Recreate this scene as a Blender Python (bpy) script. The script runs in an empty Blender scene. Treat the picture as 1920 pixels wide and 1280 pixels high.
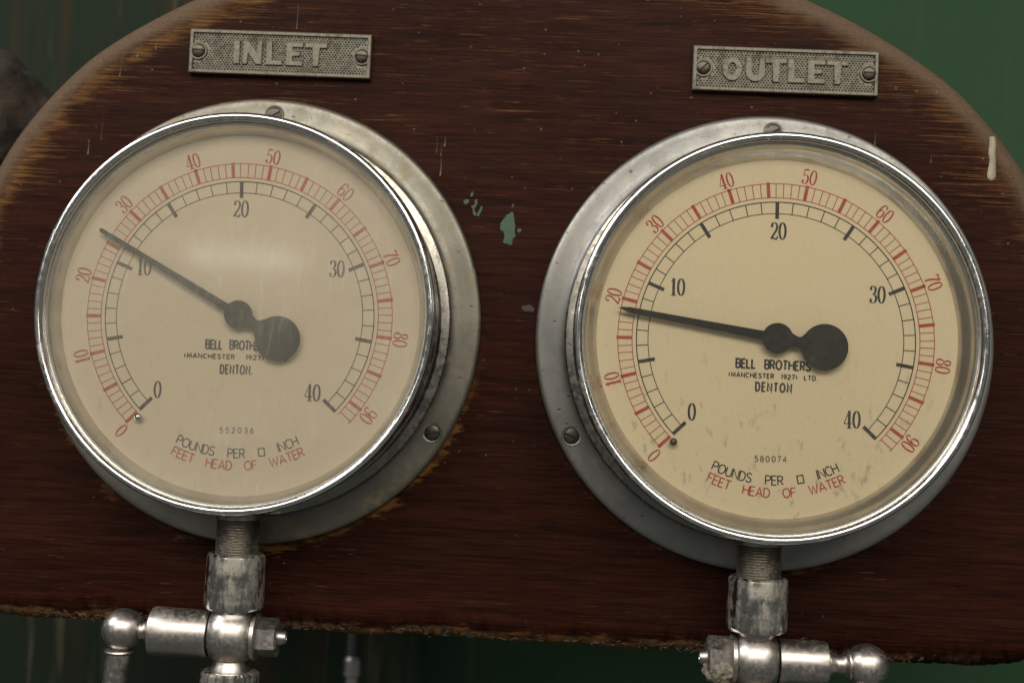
import bpy, bmesh, math, random
from mathutils import Vector, Matrix, noise
random.seed(7)
PI = math.pi
sc = bpy.context.scene
C = sc.collection
MM = 0.001

# ---------------------------------------------------------------- camera
cam = bpy.data.cameras.new('camera'); co = bpy.data.objects.new('camera', cam); C.objects.link(co)
cam.sensor_width = 36.0; cam.lens = 45.0; cam.clip_start = 0.01; cam.clip_end = 50
R = Matrix(((0.99836009, -0.03663671, -0.04398722),
            (0.03454285, 0.99827599, -0.04745353),
            (0.04564993, 0.04585627, 0.99790445)))
right, fwd, up = R.col[0], R.col[1], R.col[2]
M4 = Matrix.Identity(4)
for i in range(3):
    M4[i][0] = right[i]; M4[i][1] = up[i]; M4[i][2] = -fwd[i]
M4[0][3], M4[1][3], M4[2][3] = 0.01201, -0.57204, -0.02591
co.matrix_world = M4
cam.dof.use_dof = True; cam.dof.focus_distance = 0.535; cam.dof.aperture_fstop = 7.0
sc.camera = co

# ---------------------------------------------------------------- world and lamps (indoor hall light)
w = bpy.data.worlds.new('World'); sc.world = w; w.use_nodes = True
w.node_tree.nodes['Background'].inputs[0].default_value = (0.95, 1.0, 0.97, 1)
w.node_tree.nodes['Background'].inputs[1].default_value = 0.125
sc.view_settings.view_transform = 'Standard'; sc.view_settings.look = 'None'
sc.view_settings.exposure = 0.0; sc.view_settings.gamma = 1.0

def area(name, loc, target, sx, sy, radiance, col=(1, .93, .82)):
    l = bpy.data.lights.new(name, 'AREA'); l.shape = 'RECTANGLE'; l.size = sx; l.size_y = sy
    l.energy = radiance * PI * sx * sy; l.color = col
    o = bpy.data.objects.new(name, l); C.objects.link(o); o.location = loc
    o.rotation_euler = (Vector(target) - Vector(loc)).to_track_quat('-Z', 'Y').to_euler()
    return o
area('roof_light', (0.0, -2.3, 1.5), (0, 0, 0), 3.4, 1.3, 8.8)
area('window_light', (-2.3, -1.0, 1.7), (-.1, 0, 0), 0.9, 1.1, 20.0, (0.97, .97, 1))
area('side_window_light', (2.1, -1.6, 1.7), (.1, 0, 0), 0.6, 1.0, 9.0, (1, .95, .88))
area('strip_light', (-0.66, -2.2, 0.25), (-0.12, -0.04, 0.02), 0.24, 0.035, 3.6, (1, .98, .93))
area('hall_light', (-1.5, -2.6, 0.5), (0, 0, 0), 0.22, 0.22, 20.0, (1, .96, .9))
area('hall_light.001', (1.6, -2.5, 0.5), (0, 0, 0), 0.22, 0.22, 20.0, (1, .96, .9))

# ---------------------------------------------------------------- node helpers
class NT:
    def __init__(s, name):
        s.m = bpy.data.materials.new(name); s.m.use_nodes = True
        s.t = s.m.node_tree; s.t.nodes.clear()
        s.out = s.t.nodes.new('ShaderNodeOutputMaterial')
    def n(s, typ, **kw):
        nd = s.t.nodes.new(typ)
        for k, v in kw.items():
            if k.startswith('i_'):
                key = k[2:]
                inp = nd.inputs[int(key)] if key.isdigit() else nd.inputs[key.replace('_', ' ')]
                if isinstance(v, bpy.types.NodeSocket): s.t.links.new(v, inp)
                else: inp.default_value = v
            else: setattr(nd, k, v)
        return nd
    def obj(s): return s.n('ShaderNodeTexCoord').outputs['Object']
    def mapv(s, v, scale=(1, 1, 1), loc=(0, 0, 0), rot=(0, 0, 0)):
        nd = s.n('ShaderNodeMapping'); s.t.links.new(v, nd.inputs['Vector'])
        nd.inputs['Scale'].default_value = scale; nd.inputs['Location'].default_value = loc; nd.inputs['Rotation'].default_value = rot
        return nd.outputs[0]
    def noise(s, v, scale=1, detail=4, rough=.55, dist=0):
        nd = s.n('ShaderNodeTexNoise'); s.t.links.new(v, nd.inputs['Vector'])
        nd.inputs['Scale'].default_value = scale; nd.inputs['Detail'].default_value = detail
        nd.inputs['Roughness'].default_value = rough; nd.inputs['Distortion'].default_value = dist
        return nd.outputs['Fac']
    def ramp(s, f, a, b, lo=0.0, hi=1.0):
        nd = s.n('ShaderNodeMapRange', interpolation_type='SMOOTHSTEP'); s.t.links.new(f, nd.inputs[0])
        for i, x in zip((1, 2, 3, 4), (a, b, lo, hi)): nd.inputs[i].default_value = x
        return nd.outputs[0]
    def math(s, op, a, b=None, clamp=False):
        nd = s.n('ShaderNodeMath', operation=op, use_clamp=clamp)
        for i, x in enumerate((a, b)):
            if x is None: continue
            if isinstance(x, bpy.types.NodeSocket): s.t.links.new(x, nd.inputs[i])
            else: nd.inputs[i].default_value = x
        return nd.outputs[0]
    def mix(s, f, a, b):
        nd = s.n('ShaderNodeMix', data_type='RGBA')
        for i, x in zip((0, 6, 7), (f, a, b)):
            if isinstance(x, bpy.types.NodeSocket): s.t.links.new(x, nd.inputs[i])
            else: nd.inputs[i].default_value = x if i == 0 else (*x, 1)
        return nd.outputs[2]
    def bump(s, h, dist, strength=1.0, prev=None):
        nd = s.n('ShaderNodeBump'); s.t.links.new(h, nd.inputs['Height'])
        nd.inputs['Distance'].default_value = dist; nd.inputs['Strength'].default_value = strength
        if prev is not None: s.t.links.new(prev, nd.inputs['Normal'])
        return nd.outputs[0]
    def pbr(s, col, rough, metal=0.0, normal=None, spec=None, **kw):
        b = s.n('ShaderNodeBsdfPrincipled')
        for k, x in (('Base Color', col), ('Roughness', rough), ('Metallic', metal), ('Specular IOR Level', spec), ('Normal', normal)):
            if x is None: continue
            if isinstance(x, bpy.types.NodeSocket): s.t.links.new(x, b.inputs[k])
            elif k == 'Base Color': b.inputs[k].default_value = (*x, 1)
            else: b.inputs[k].default_value = x
        s.t.links.new(b.outputs[0], s.out.inputs[0])
        return b
    def geo_z(s, v):
        nd = s.n('ShaderNodeSeparateXYZ'); s.t.links.new(v, nd.inputs[0]); return nd.outputs

# ---------------------------------------------------------------- materials
def m_wood():
    t = NT('varnished_wood'); o = t.obj(); sep = t.geo_z(o)
    at = t.n('ShaderNodeAttribute', attribute_name='edge_mm').outputs['Fac']
    fine = t.noise(t.mapv(o, (30, 30, 1100)), 1, 5, .7)
    mid = t.noise(t.mapv(o, (22, 22, 330), (9, 0, 2)), 1, 6, .75, .3)
    band = t.noise(t.mapv(o, (5, 5, 70)), 1, 4, .6, .6)
    pores = t.noise(t.mapv(o, (160, 160, 2200)), 1, 3, .6)
    streak = t.noise(t.mapv(o, (24, 24, 1700), (3, 1, 7)), 1, 4, .75)
    patch = t.noise(t.mapv(o, (14, 14, 34)), 1, 5, .65)
    patch2 = t.noise(t.mapv(o, (9, 9, 11), (5, 2, 9)), 1, 4, .6)
    g = t.math('ADD', t.math('ADD', t.math('MULTIPLY', fine, .50), t.math('MULTIPLY', mid, .32)), t.math('MULTIPLY', band, .18))
    dark = t.mix(patch2, (.0052, .0017, .0012), (.0078, .0018, .0011))
    warm = t.mix(patch2, (.027, .0088, .0045), (.029, .0076, .0037))
    col = t.mix(t.ramp(g, .37, .66), dark, warm)
    col = t.mix(t.math('MULTIPLY', t.ramp(pores, .60, .72), .7), col, (.0025, .001, .0008))
    # golden worn streaks: more at the edge; upper-half extra also paints light from above
    upness = t.ramp(sep[2], -.05, .13, 0.0, .07)
    edgeness = t.math('MULTIPLY', t.ramp(at, 10, 32, .09, 0.0), t.ramp(sep[2], -.05, .03))
    thr = t.math('ADD', t.math('ADD', upness, edgeness), t.math('MULTIPLY', t.math('SUBTRACT', patch, .5), .36))
    st = t.ramp(t.math('ADD', streak, thr), .67, .73)
    col = t.mix(t.math('MULTIPLY', st, .7), col, (.105, .052, .019))
    # bare varnish line where it has rubbed through near the rounded edge
    en = t.math('ADD', at, t.math('MULTIPLY', t.math('SUBTRACT', t.noise(t.mapv(o, (35, 35, 180)), 1, 5, .7), .5), 26))
    ring = t.math('MULTIPLY', t.ramp(en, 10, 12), t.ramp(en, 19, 13))
    upz = t.ramp(sep[2], .0, .05)
    sideL = t.ramp(sep[0], .09, -.10, .25, 1.0)
    col = t.mix(t.math('MULTIPLY', t.math('MULTIPLY', t.math('MULTIPLY', ring, upz), sideL), t.math('MULTIPLY', t.ramp(streak, .40, .56), .8)), col, (.105, .052, .016))
    # dust lying on the rounded upper edge
    en2 = t.math('ADD', at, t.math('MULTIPLY', t.math('SUBTRACT', t.noise(t.mapv(o, (60, 60, 60)), 1, 5, .7), .5), 9))
    dust = t.math('MULTIPLY', t.math('MULTIPLY', t.ramp(en2, 14, 6), upz), .85)
    dcol = t.mix(t.noise(t.mapv(o, (500, 500, 700)), 1, 4, .7), (.045, .029, .020), (.12, .085, .056))
    col = t.mix(dust, col, dcol)
    # worn halo round the flanges
    for cx in (-.1232, .1025):
        vm = t.n('ShaderNodeVectorMath', operation='DISTANCE'); t.t.links.new(o, vm.inputs[0]); vm.inputs[1].default_value = (cx, 0, .0045)
        d = t.math('ADD', vm.outputs['Value'], t.math('MULTIPLY', t.math('SUBTRACT', t.noise(t.mapv(o, (60, 60, 260), (cx * 40, 0, 0)), 1, 5, .75), .5), .028))
        halo = t.math('MULTIPLY', t.ramp(d, .1035, .1005), t.math('MULTIPLY', t.ramp(patch, .48, .62), t.ramp(sep[2], .0, -.05)))
        col = t.mix(halo, col, (.10, .045, .013))
    # chipped bottom edge
    low = t.ramp(sep[2], -.10, -.12)
    bn = t.math('ADD', at, t.math('MULTIPLY', t.math('SUBTRACT', t.noise(t.mapv(o, (45, 45, 220), (2, 0, 0)), 1, 6, .75), .5), 20))
    chip = t.math('MULTIPLY', t.math('MULTIPLY', low, t.ramp(bn, 6.5, 3.5)), t.ramp(patch2, .40, .55))
    ccol = t.mix(t.ramp(t.noise(t.mapv(o, (220, 220, 300)), 1, 4, .6), .42, .62), (.10, .044, .014), (.07, .052, .038))
    col = t.mix(chip, col, ccol)
    # paler scuffs, pin-head specks of old paint, tiny nicks
    vo = t.n('ShaderNodeTexVoronoi', feature='F1'); t.t.links.new(t.mapv(o, (330, 330, 420)), vo.inputs['Vector']); vo.inputs['Scale'].default_value = 1
    vc = t.n('ShaderNodeSeparateColor'); t.t.links.new(vo.outputs['Color'], vc.inputs[0])
    sp = t.math('MULTIPLY', t.ramp(vo.outputs['Distance'], .20, .10), t.ramp(vc.outputs[0], .90, .92))
    sp = t.math('MULTIPLY', sp, t.ramp(t.math('ADD', patch, t.math('MULTIPLY', sep[2], .5)), .47, .6))
    col = t.mix(t.math('MULTIPLY', sp, .8), col, (.12, .09, .065))
    scr = t.noise(t.mapv(o, (70, 70, 1500), (1, 1, 1), (0, .12, 0)), 1, 2, .5)
    scr = t.math('MULTIPLY', t.ramp(scr, .66, .73), t.ramp(patch2, .45, .6))
    col = t.mix(t.math('MULTIPLY', scr, .6), col, (.075, .052, .036))
    h = t.math('ADD', t.math('MULTIPLY', fine, .5), t.math('MULTIPLY', pores, -.6))
    nb = t.bump(h, .00035, .55)
    rough = t.ramp(t.math('ADD', patch, t.math('MULTIPLY', dust, .5)), .3, .9, .36, .8)
    t.pbr(col, rough, 0, nb, .035)
    return t.m

def m_chrome(name, base=(.62, .60, .58), r0=.10, r1=.35, dirt=.35, stain=(.10, .085, .06), seed=0, scale=1.0, bumpd=.00002, pit=0.0):
    t = NT(name); o = t.obj()
    n1 = t.noise(t.mapv(o, (60 * scale,) * 3, (seed, seed, 0)), 1, 6, .68)
    n2 = t.noise(t.mapv(o, (420 * scale,) * 3, (0, seed, 0)), 1, 5, .7)
    n3 = t.noise(t.mapv(o, (1500,) * 3), 1, 3, .7)
    mask = t.math('MULTIPLY', t.ramp(t.math('ADD', t.math('MULTIPLY', n1, .62), t.math('MULTIPLY', n2, .38)), .50, .64), dirt, True)
    col = t.mix(mask, base, stain)
    if pit:
        pm = t.math('MULTIPLY', t.ramp(n3, .66, .72), t.ramp(n1, .45, .58))
        col = t.mix(t.math('MULTIPLY', pm, pit), col, (.03, .025, .02))
    rough = t.math('ADD', t.ramp(n2, .35, .65, r0, r1), t.math('MULTIPLY', mask, .3))
    metal = t.math('SUBTRACT', 1.0, t.math('MULTIPLY', mask, .55))
    nb = t.bump(n2, bumpd, .35)
    t.pbr(col, rough, metal, nb)
    return t.m

def m_coupling():
    t = NT('stained_reflection_nickel'); o = t.obj()
    a = t.noise(t.mapv(o, (260, 260, 60)), 1, 5, .7, .3); b = t.noise(t.mapv(o, (90, 90, 110), (3, 0, 0)), 1, 6, .7); c = t.noise(t.mapv(o, (800,) * 3), 1, 3, .7)
    m = t.ramp(t.math('ADD', t.math('MULTIPLY', a, .5), t.math('MULTIPLY', b, .5)), .43, .60)  # stains, plus upright streaks that paint in dark reflections
    col = t.mix(t.math('MULTIPLY', m, .75), (.44, .41, .37), (.29, .265, .215))
    col = t.mix(t.math('MULTIPLY', t.ramp(c, .60, .68), .7), col, (.05, .045, .035))
    t.pbr(col, t.math('ADD', t.math('MULTIPLY', m, .22), .14), t.math('SUBTRACT', 1.0, t.math('MULTIPLY', m, .35)))
    return t.m

def m_flange(seed, tone, warm):
    t = NT('dull_nickel_plate'); o = t.obj()
    n1 = t.noise(t.mapv(o, (22, 22, 22), (seed, 0, seed)), 1, 6, .65)
    n2 = t.noise(t.mapv(o, (130,) * 3, (seed, 2, 0)), 1, 6, .72)
    n3 = t.noise(t.mapv(o, (1100, 1100, 1100)), 1, 4, .7)
    sepr = t.geo_z(o)
    col = t.mix(t.ramp(n1, .35, .65), tone, (tone[0] * .72, tone[1] * .76, tone[2] * .80))
    yel = t.math('MULTIPLY', t.ramp(t.math('ADD', t.math('MULTIPLY', n1, .5), t.math('MULTIPLY', n2, .5)), .50, .62), warm)
    col = t.mix(yel, col, (.15, .115, .058))
    grn = t.math('MULTIPLY', t.ramp(t.math('ADD', t.math('MULTIPLY', n2, .6), t.math('MULTIPLY', n1, -.2)), .36, .48), .35)
    col = t.mix(grn, col, (.065, .073, .055))
    vo = t.n('ShaderNodeTexVoronoi', feature='F1'); t.t.links.new(t.mapv(o, (260, 260, 420)), vo.inputs['Vector']); vo.inputs['Scale'].default_value = 1
    vc = t.n('ShaderNodeSeparateColor'); t.t.links.new(vo.outputs['Color'], vc.inputs[0])
    pit = t.math('MULTIPLY', t.ramp(vo.outputs['Distance'], .30, .16), t.ramp(vc.outputs[0], .80, .82))
    pit = t.math('MULTIPLY', pit, t.ramp(n2, .42, .55))
    pit = t.math('MAXIMUM', pit, t.math('MULTIPLY', t.ramp(n3, .57, .70), .5))
    col = t.mix(t.math('MULTIPLY', pit, .75), col, (.022, .018, .012))
    rough = t.ramp(n2, .3, .7, .36, .52)
    metal = t.ramp(t.math('ADD', yel, t.math('MULTIPLY', pit, .5)), 0, 1, .7, .25)
    nb = t.bump(t.math('SUBTRACT', t.math('MULTIPLY', n3, .4), pit), .00012, .6)
    t.pbr(col, rough, metal, nb)
    return t.m

def m_dial(seed, foxing, k):
    t = NT('cream_enamel_dial'); o = t.obj()
    n1 = t.noise(t.mapv(o, (16, 16, 16), (seed, 0, 0)), 1, 5, .6)
    n2 = t.noise(t.mapv(o, (260, 260, 110), (seed, 3, 0), (0, .6, 0)), 1, 5, .7)
    n3 = t.noise(t.mapv(o, (900,) * 3), 1, 3, .7)
    sep = t.geo_z(o)
    col = t.mix(n1, (.80 * k, .665 * k, (.445 if seed > 2 else .490) * k), (.77 * k, .622 * k, (.405 if seed > 2 else .455) * k))
    col = t.mix(t.math('MULTIPLY', t.ramp(n3, .4, .7), .24), col, (.45, .35, .22))
    low = t.ramp(sep[2], .02, -.05, .1, 1)
    st = t.math('MULTIPLY', t.math('MULTIPLY', t.ramp(n2, .58, .70), low), foxing)
    col = t.mix(st, col, (.26, .22, .16))
    vo = t.n('ShaderNodeTexVoronoi', feature='F1'); t.t.links.new(t.mapv(o, (90, 90, 90), (seed, 0, 1)), vo.inputs['Vector']); vo.inputs['Scale'].default_value = 1
    vc = t.n('ShaderNodeSeparateColor'); t.t.links.new(vo.outputs['Color'], vc.inputs[0])
    sp = t.math('MULTIPLY', t.ramp(vo.outputs['Distance'], .055, .03), t.ramp(vc.outputs[0], .90, .91))
    col = t.mix(t.math('MULTIPLY', sp, .8), col, (.10, .07, .04))
    nb = t.bump(n3, .00004, .4)
    t.pbr(col, .55, 0, nb, .3)
    return t.m

def m_print(name, col, faded=.25):
    t = NT(name); o = t.obj()
    n = t.noise(t.mapv(o, (700,) * 3), 1, 4, .7)
    c = t.mix(t.math('MULTIPLY', t.ramp(n, .42, .75), faded * 2.2), col, (.52, .40, .25))
    t.pbr(c, .6, 0, None, .25)
    return t.m

def m_glass(seed, haze, streaks):
    t = NT('dusty_glare_glass'); o = t.obj()
    fr = t.n('ShaderNodeFresnel'); fr.inputs['IOR'].default_value = 1.5
    tr = t.n('ShaderNodeBsdfTransparent'); tr.inputs[0].default_value = (.99, .995, .985, 1)
    gl = t.n('ShaderNodeBsdfGlossy'); gl.inputs['Roughness'].default_value = .08
    m1 = t.n('ShaderNodeMixShader'); t.t.links.new(fr.outputs[0], m1.inputs[0]); t.t.links.new(tr.outputs[0], m1.inputs[1]); t.t.links.new(gl.outputs[0], m1.inputs[2])
    df = t.n('ShaderNodeBsdfDiffuse'); df.inputs[0].default_value = (.56, .52, .43, 1)
    a = t.noise(t.mapv(o, (16, 16, 22), (seed, 0, 0)), 1, 4, .6)
    b = t.noise(t.mapv(o, (420, 420, 70), (seed, 0, 0), (0, .18, 0)), 1, 4, .7, .4)
    sep = t.geo_z(o)
    f = t.math('MULTIPLY', t.ramp(a, .3, .7, .5, 1.35), haze)  # haze paints the veil of reflections as a diffuse layer, along with dust
    f = t.math('ADD', f, t.math('MULTIPLY', t.math('MULTIPLY', t.ramp(b, .5, .72), t.ramp(a, .38, .6)), streaks), True)
    m2 = t.n('ShaderNodeMixShader'); t.t.links.new(f, m2.inputs[0]); t.t.links.new(m1.outputs[0], m2.inputs[1]); t.t.links.new(df.outputs[0], m2.inputs[2])
    t.t.links.new(m2.outputs[0], t.out.inputs[0])
    return t.m

def m_simple(name, c1, c2, scale, rough=.6, metal=0.0, bumpd=0.0, detail=5, spec=.4):
    t = NT(name); o = t.obj(); n = t.noise(t.mapv(o, (scale,) * 3), 1, detail, .7)
    nb = t.bump(n, bumpd) if bumpd else None
    t.pbr(t.mix(t.ramp(n, .3, .7), c1, c2), rough, metal, nb, spec)
    return t.m

def m_wall():
    t = NT('green_painted_wall'); o = t.obj(); sep = t.geo_z(o)
    st = t.noise(t.mapv(o, (48, 1, 2.2)), 1, 4, .6, .3)
    st2 = t.noise(t.mapv(o, (70, 1, 5.0), (4, 0, 1)), 1, 4, .6, .6)
    cl = t.noise(t.mapv(o, (6, 1, 6)), 1, 4, .6)
    col = t.mix(cl, (.0115, .031, .0145), (.0165, .039, .0185))
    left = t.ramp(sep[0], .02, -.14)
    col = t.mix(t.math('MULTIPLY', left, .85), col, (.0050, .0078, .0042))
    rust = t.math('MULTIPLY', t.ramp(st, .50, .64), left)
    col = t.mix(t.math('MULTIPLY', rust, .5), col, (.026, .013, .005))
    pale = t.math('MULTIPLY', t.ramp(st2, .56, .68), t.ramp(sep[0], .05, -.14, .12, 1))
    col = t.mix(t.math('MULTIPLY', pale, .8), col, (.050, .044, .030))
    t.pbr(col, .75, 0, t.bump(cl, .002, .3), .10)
    return t.m

MAT = dict(
    wood=m_wood(),
    flangeL=m_flange(3.1, (.155, .142, .113), .9), flangeR=m_flange(8.4, (.18, .173, .158), .22),
    chrome=m_chrome('worn_chrome', r0=.09, r1=.22, dirt=.35, pit=.6),
    innerwall=m_simple('satin_grey_inner_ring', (.52, .51, .48), (.64, .62, .58), 60, .24, 1.0, 0, 3),
    caseL=m_chrome('tarnished_case_metal', base=(.22, .205, .18), r0=.22, r1=.40, dirt=.55, seed=3, stain=(.10, .085, .055)),
    nickel=m_chrome('dull_nickel_pipe', base=(.37, .34, .31), r0=.31, r1=.42, dirt=.22, seed=2, scale=1.2, stain=(.20, .17, .14), pit=.3, bumpd=.00004),
    coupling=m_coupling(),
    thread=m_chrome('dull_threaded_metal', base=(.27, .25, .215), r0=.3, r1=.5, dirt=.6, seed=4, scale=2, stain=(.12, .11, .08)),
    brass=m_chrome('old_brass_screw', base=(.07, .06, .045), r0=.4, r1=.5, dirt=.7, seed=6, scale=3, stain=(.025, .02, .012)),
    iron=m_chrome('dark_steel_screw', base=(.07, .065, .055), r0=.4, r1=.5, dirt=.7, seed=7, scale=3, stain=(.04, .035, .03)),
    plate=m_chrome('grey_cast_plate', base=(.105, .097, .078), r0=.45, r1=.6, dirt=.5, seed=1, scale=1.5, stain=(.07, .062, .042)),
    dialL=m_dial(1.0, .25, .62), dialR=m_dial(6.0, .65, .71),
    blackL=m_print('black_print_faded', (.036, .034, .030), .10), blackR=m_print('black_print', (.018, .018, .018), .06),
    redL=m_print('red_print', (.31, .042, .030), .10), redR=m_print('red_print_fresh', (.31, .036, .024), .08),
    needle=m_simple('matt_black_needle', (.004, .004, .003), (.018, .017, .013), 350, .6, 0, .00003, 6, .15),
    needleL=m_simple('glare_greyed_needle', (.008, .008, .006), (.022, .020, .015), 350, .6, 0, .00003, 6, .15),  # lighter than the right needle: glass veil put into the colour
    glassL=m_glass(1.0, .070, .075), glassR=m_glass(4.0, .012, .012),
    wall=m_wall(),
    rust=m_simple('rusty_cast_iron', (.002, .0015, .001), (.026, .016, .008), 55, .85, 0, .004, 7),
    crust=m_simple('pale_scale_deposit', (.065, .055, .04), (.15, .13, .095), 500, .8, 0, .0002, 6),
    cream=m_simple('cream_paint', (.15, .125, .085), (.22, .19, .13), 300, .45, 0, .0001),
    drip=m_simple('old_paint_drip', (.08, .06, .04), (.14, .11, .075), 400, .6),
    green=m_simple('green_paint', (.007, .030, .014), (.016, .046, .022), 260, .5, 0, .0001),
    pipe=m_simple('grey_painted_pipe', (.02, .022, .02), (.04, .04, .036), 60, .5, .2, .001),
)

# ---------------------------------------------------------------- object helpers
def finish(name, bm, mat, parent=None, smooth=True, angle=35):
    me = bpy.data.meshes.new(name)
    bmesh.ops.recalc_face_normals(bm, faces=bm.faces)
    bm.to_mesh(me); bm.free()
    if smooth:
        me.shade_smooth()
        me.set_sharp_from_angle(angle=math.radians(angle))
    me.materials.append(mat)
    o = bpy.data.objects.new(name, me); C.objects.link(o)
    if parent is not None: o.parent = parent
    return o
def raw(name, verts, faces, mat, parent=None):
    me = bpy.data.meshes.new(name); me.from_pydata(verts, [], faces); me.materials.append(mat); me.update()
    o = bpy.data.objects.new(name, me); C.objects.link(o)
    if parent is not None: o.parent = parent
    return o
def thing(name, label, cat, loc, group=None, rot=(0, 0, 0)):
    o = bpy.data.objects.new(name, None); C.objects.link(o); o.empty_display_size = .02
    o.location = loc; o.rotation_euler = rot; o['label'] = label; o['category'] = cat
    if group: o['group'] = group
    return o
AX = {'h': (Vector((1, 0, 0)), Vector((0, 0, 1)), Vector((0, -1, 0))),
      'z': (Vector((1, 0, 0)), Vector((0, 1, 0)), Vector((0, 0, 1))),
      'x': (Vector((0, 1, 0)), Vector((0, 0, 1)), Vector((1, 0, 0)))}
def lathe(bm, prof, axis='h', org=(0, 0, 0), n=96, closed=False, wob=None):
    """prof: (radius, height) in mm turned about the axis through org (mm)"""
    a, b, c = AX[axis]; org = Vector(org); rings = []
    for r, h in prof:
        if r < 1e-6: rings.append([bm.verts.new((org + c * h) * MM)]); continue
        ring = []
        for i in range(n):
            t = 2 * PI * i / n; rr = r
            if wob: rr = r + wob(t, h)
            ring.append(bm.verts.new((org + a * rr * math.cos(t) + b * rr * math.sin(t) + c * h) * MM))
        rings.append(ring)
    prs = list(zip(rings, rings[1:])) + ([(rings[-1], rings[0])] if closed else [])
    for A, B in prs:
        if len(A) == 1 and len(B) == 1: continue
        for i in range(n):
            j = (i + 1) % n
            if len(A) == 1: bm.faces.new((A[0], B[i], B[j]))
            elif len(B) == 1: bm.faces.new((A[i], A[j], B[0]))
            else: bm.faces.new((A[i], A[j], B[j], B[i]))
    return rings
def prism(bm, pts, h0, h1, cham=0.0):
    """pts: (x,z) mm polygon; from height h0 to h1 off the board, top edge chamfered"""
    n = len(pts); cx = sum(p[0] for p in pts) / n; cz = sum(p[1] for p in pts) / n
    lev = [(pts, h0), (pts, h1 - cham)]
    if cham:
        q = []
        for i, p in enumerate(pts):
            a = Vector(pts[i - 1]); b = Vector(p); c = Vector(pts[(i + 1) % n])
            d1 = (a - b).normalized(); d2 = (c - b).normalized()
            cr = abs(d1.x * d2.y - d1.y * d2.x)
            v = (d1 + d2) * (cham / max(cr, .3)) if (d1 + d2).length > .05 else Vector((0, 0))
            if v.length > cham * 2.5: v = v.normalized() * cham * 2.5
            q.append(tuple(b + v))
        lev.append((q, h1))
    R_ = [[bm.verts.new((x * MM, -h * MM, z * MM)) for x, z in P] for P, h in lev]
    for A, B in zip(R_, R_[1:]):
        for i in range(n): j = (i + 1) % n; bm.faces.new((A[i], A[j], B[j], B[i]))
    bm.faces.new(R_[-1]); bm.faces.new(list(reversed(R_[0])))
def cat(pts, closed=False, k=6):
    P = [Vector(p) for p in pts]; n = len(P); out = []
    rng = range(n) if closed else range(n - 1)
    for i in rng:
        p0 = P[(i - 1) % n] if closed or i > 0 else P[0]
        p1 = P[i]; p2 = P[(i + 1) % n]; p3 = P[(i + 2) % n] if closed or i + 2 < n else P[-1]
        for s in range(k):
            t = s / k
            out.append(.5 * ((2 * p1) + (p2 - p0) * t + (2 * p0 - 5 * p1 + 4 * p2 - p3) * t * t + (3 * p1 - p0 - 3 * p2 + p3) * t ** 3))
    if not closed: out.append(P[-1])
    return out
def ribbon(pts, width, closed=False):
    """pts 2D; width number or function(tangent, s) -> left and right rows"""
    P = [Vector(p) for p in pts]; n = len(P); L = []; Rr = []
    for i in range(n):
        a = P[i - 1] if (closed or i > 0) else P[i]; b = P[(i + 1) % n] if (closed or i < n - 1) else P[i]
        d1 = (P[i] - a); d2 = (b - P[i])
        d1 = d1.normalized() if d1.length > 1e-9 else d2.normalized()
        d2 = d2.normalized() if d2.length > 1e-9 else d1
        t = d1 + d2
        t = t.normalized() if t.length > 1e-6 else d1
        m = min(1 / max(.35, t.dot(d1)), 2.2)
        w_ = width(t, i / max(1, n - 1)) if callable(width) else width
        nn = Vector((-t.y, t.x)) * (w_ * .5 * m)
        L.append(P[i] + nn); Rr.append(P[i] - nn)
    return L, Rr
class Flat:
    """thin printed shapes on a plane h off the board; every stroke is a hair above the last so none coincide"""
    def __init__(s, h, step=.010): s.v = []; s.f = []; s.h = h; s.k = 0; s.step = step
    def _h(s): s.k += 1; return s.h + (s.k % 6) * s.step
    def strip(s, L, Rr, closed=False):
        h = s._h(); b = len(s.v)
        for l, r in zip(L, Rr): s.v += [(l[0] * MM, -h * MM, l[1] * MM), (r[0] * MM, -h * MM, r[1] * MM)]
        n = len(L)
        for i in range(n if closed else n - 1):
            j = (i + 1) % n; s.f.append((b + 2 * i, b + 2 * j, b + 2 * j + 1, b + 2 * i + 1))
    def poly(s, pts):
        h = s._h(); b = len(s.v); s.v += [(x * MM, -h * MM, z * MM) for x, z in pts]; s.f.append(tuple(range(b, b + len(pts))))
    def disc(s, c, r, n=14): s.poly([(c[0] + r * math.cos(2 * PI * i / n), c[1] + r * math.sin(2 * PI * i / n)) for i in range(n)])
    def build(s, name, mat, parent): return raw(name, s.v, s.f, mat, parent)

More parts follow.
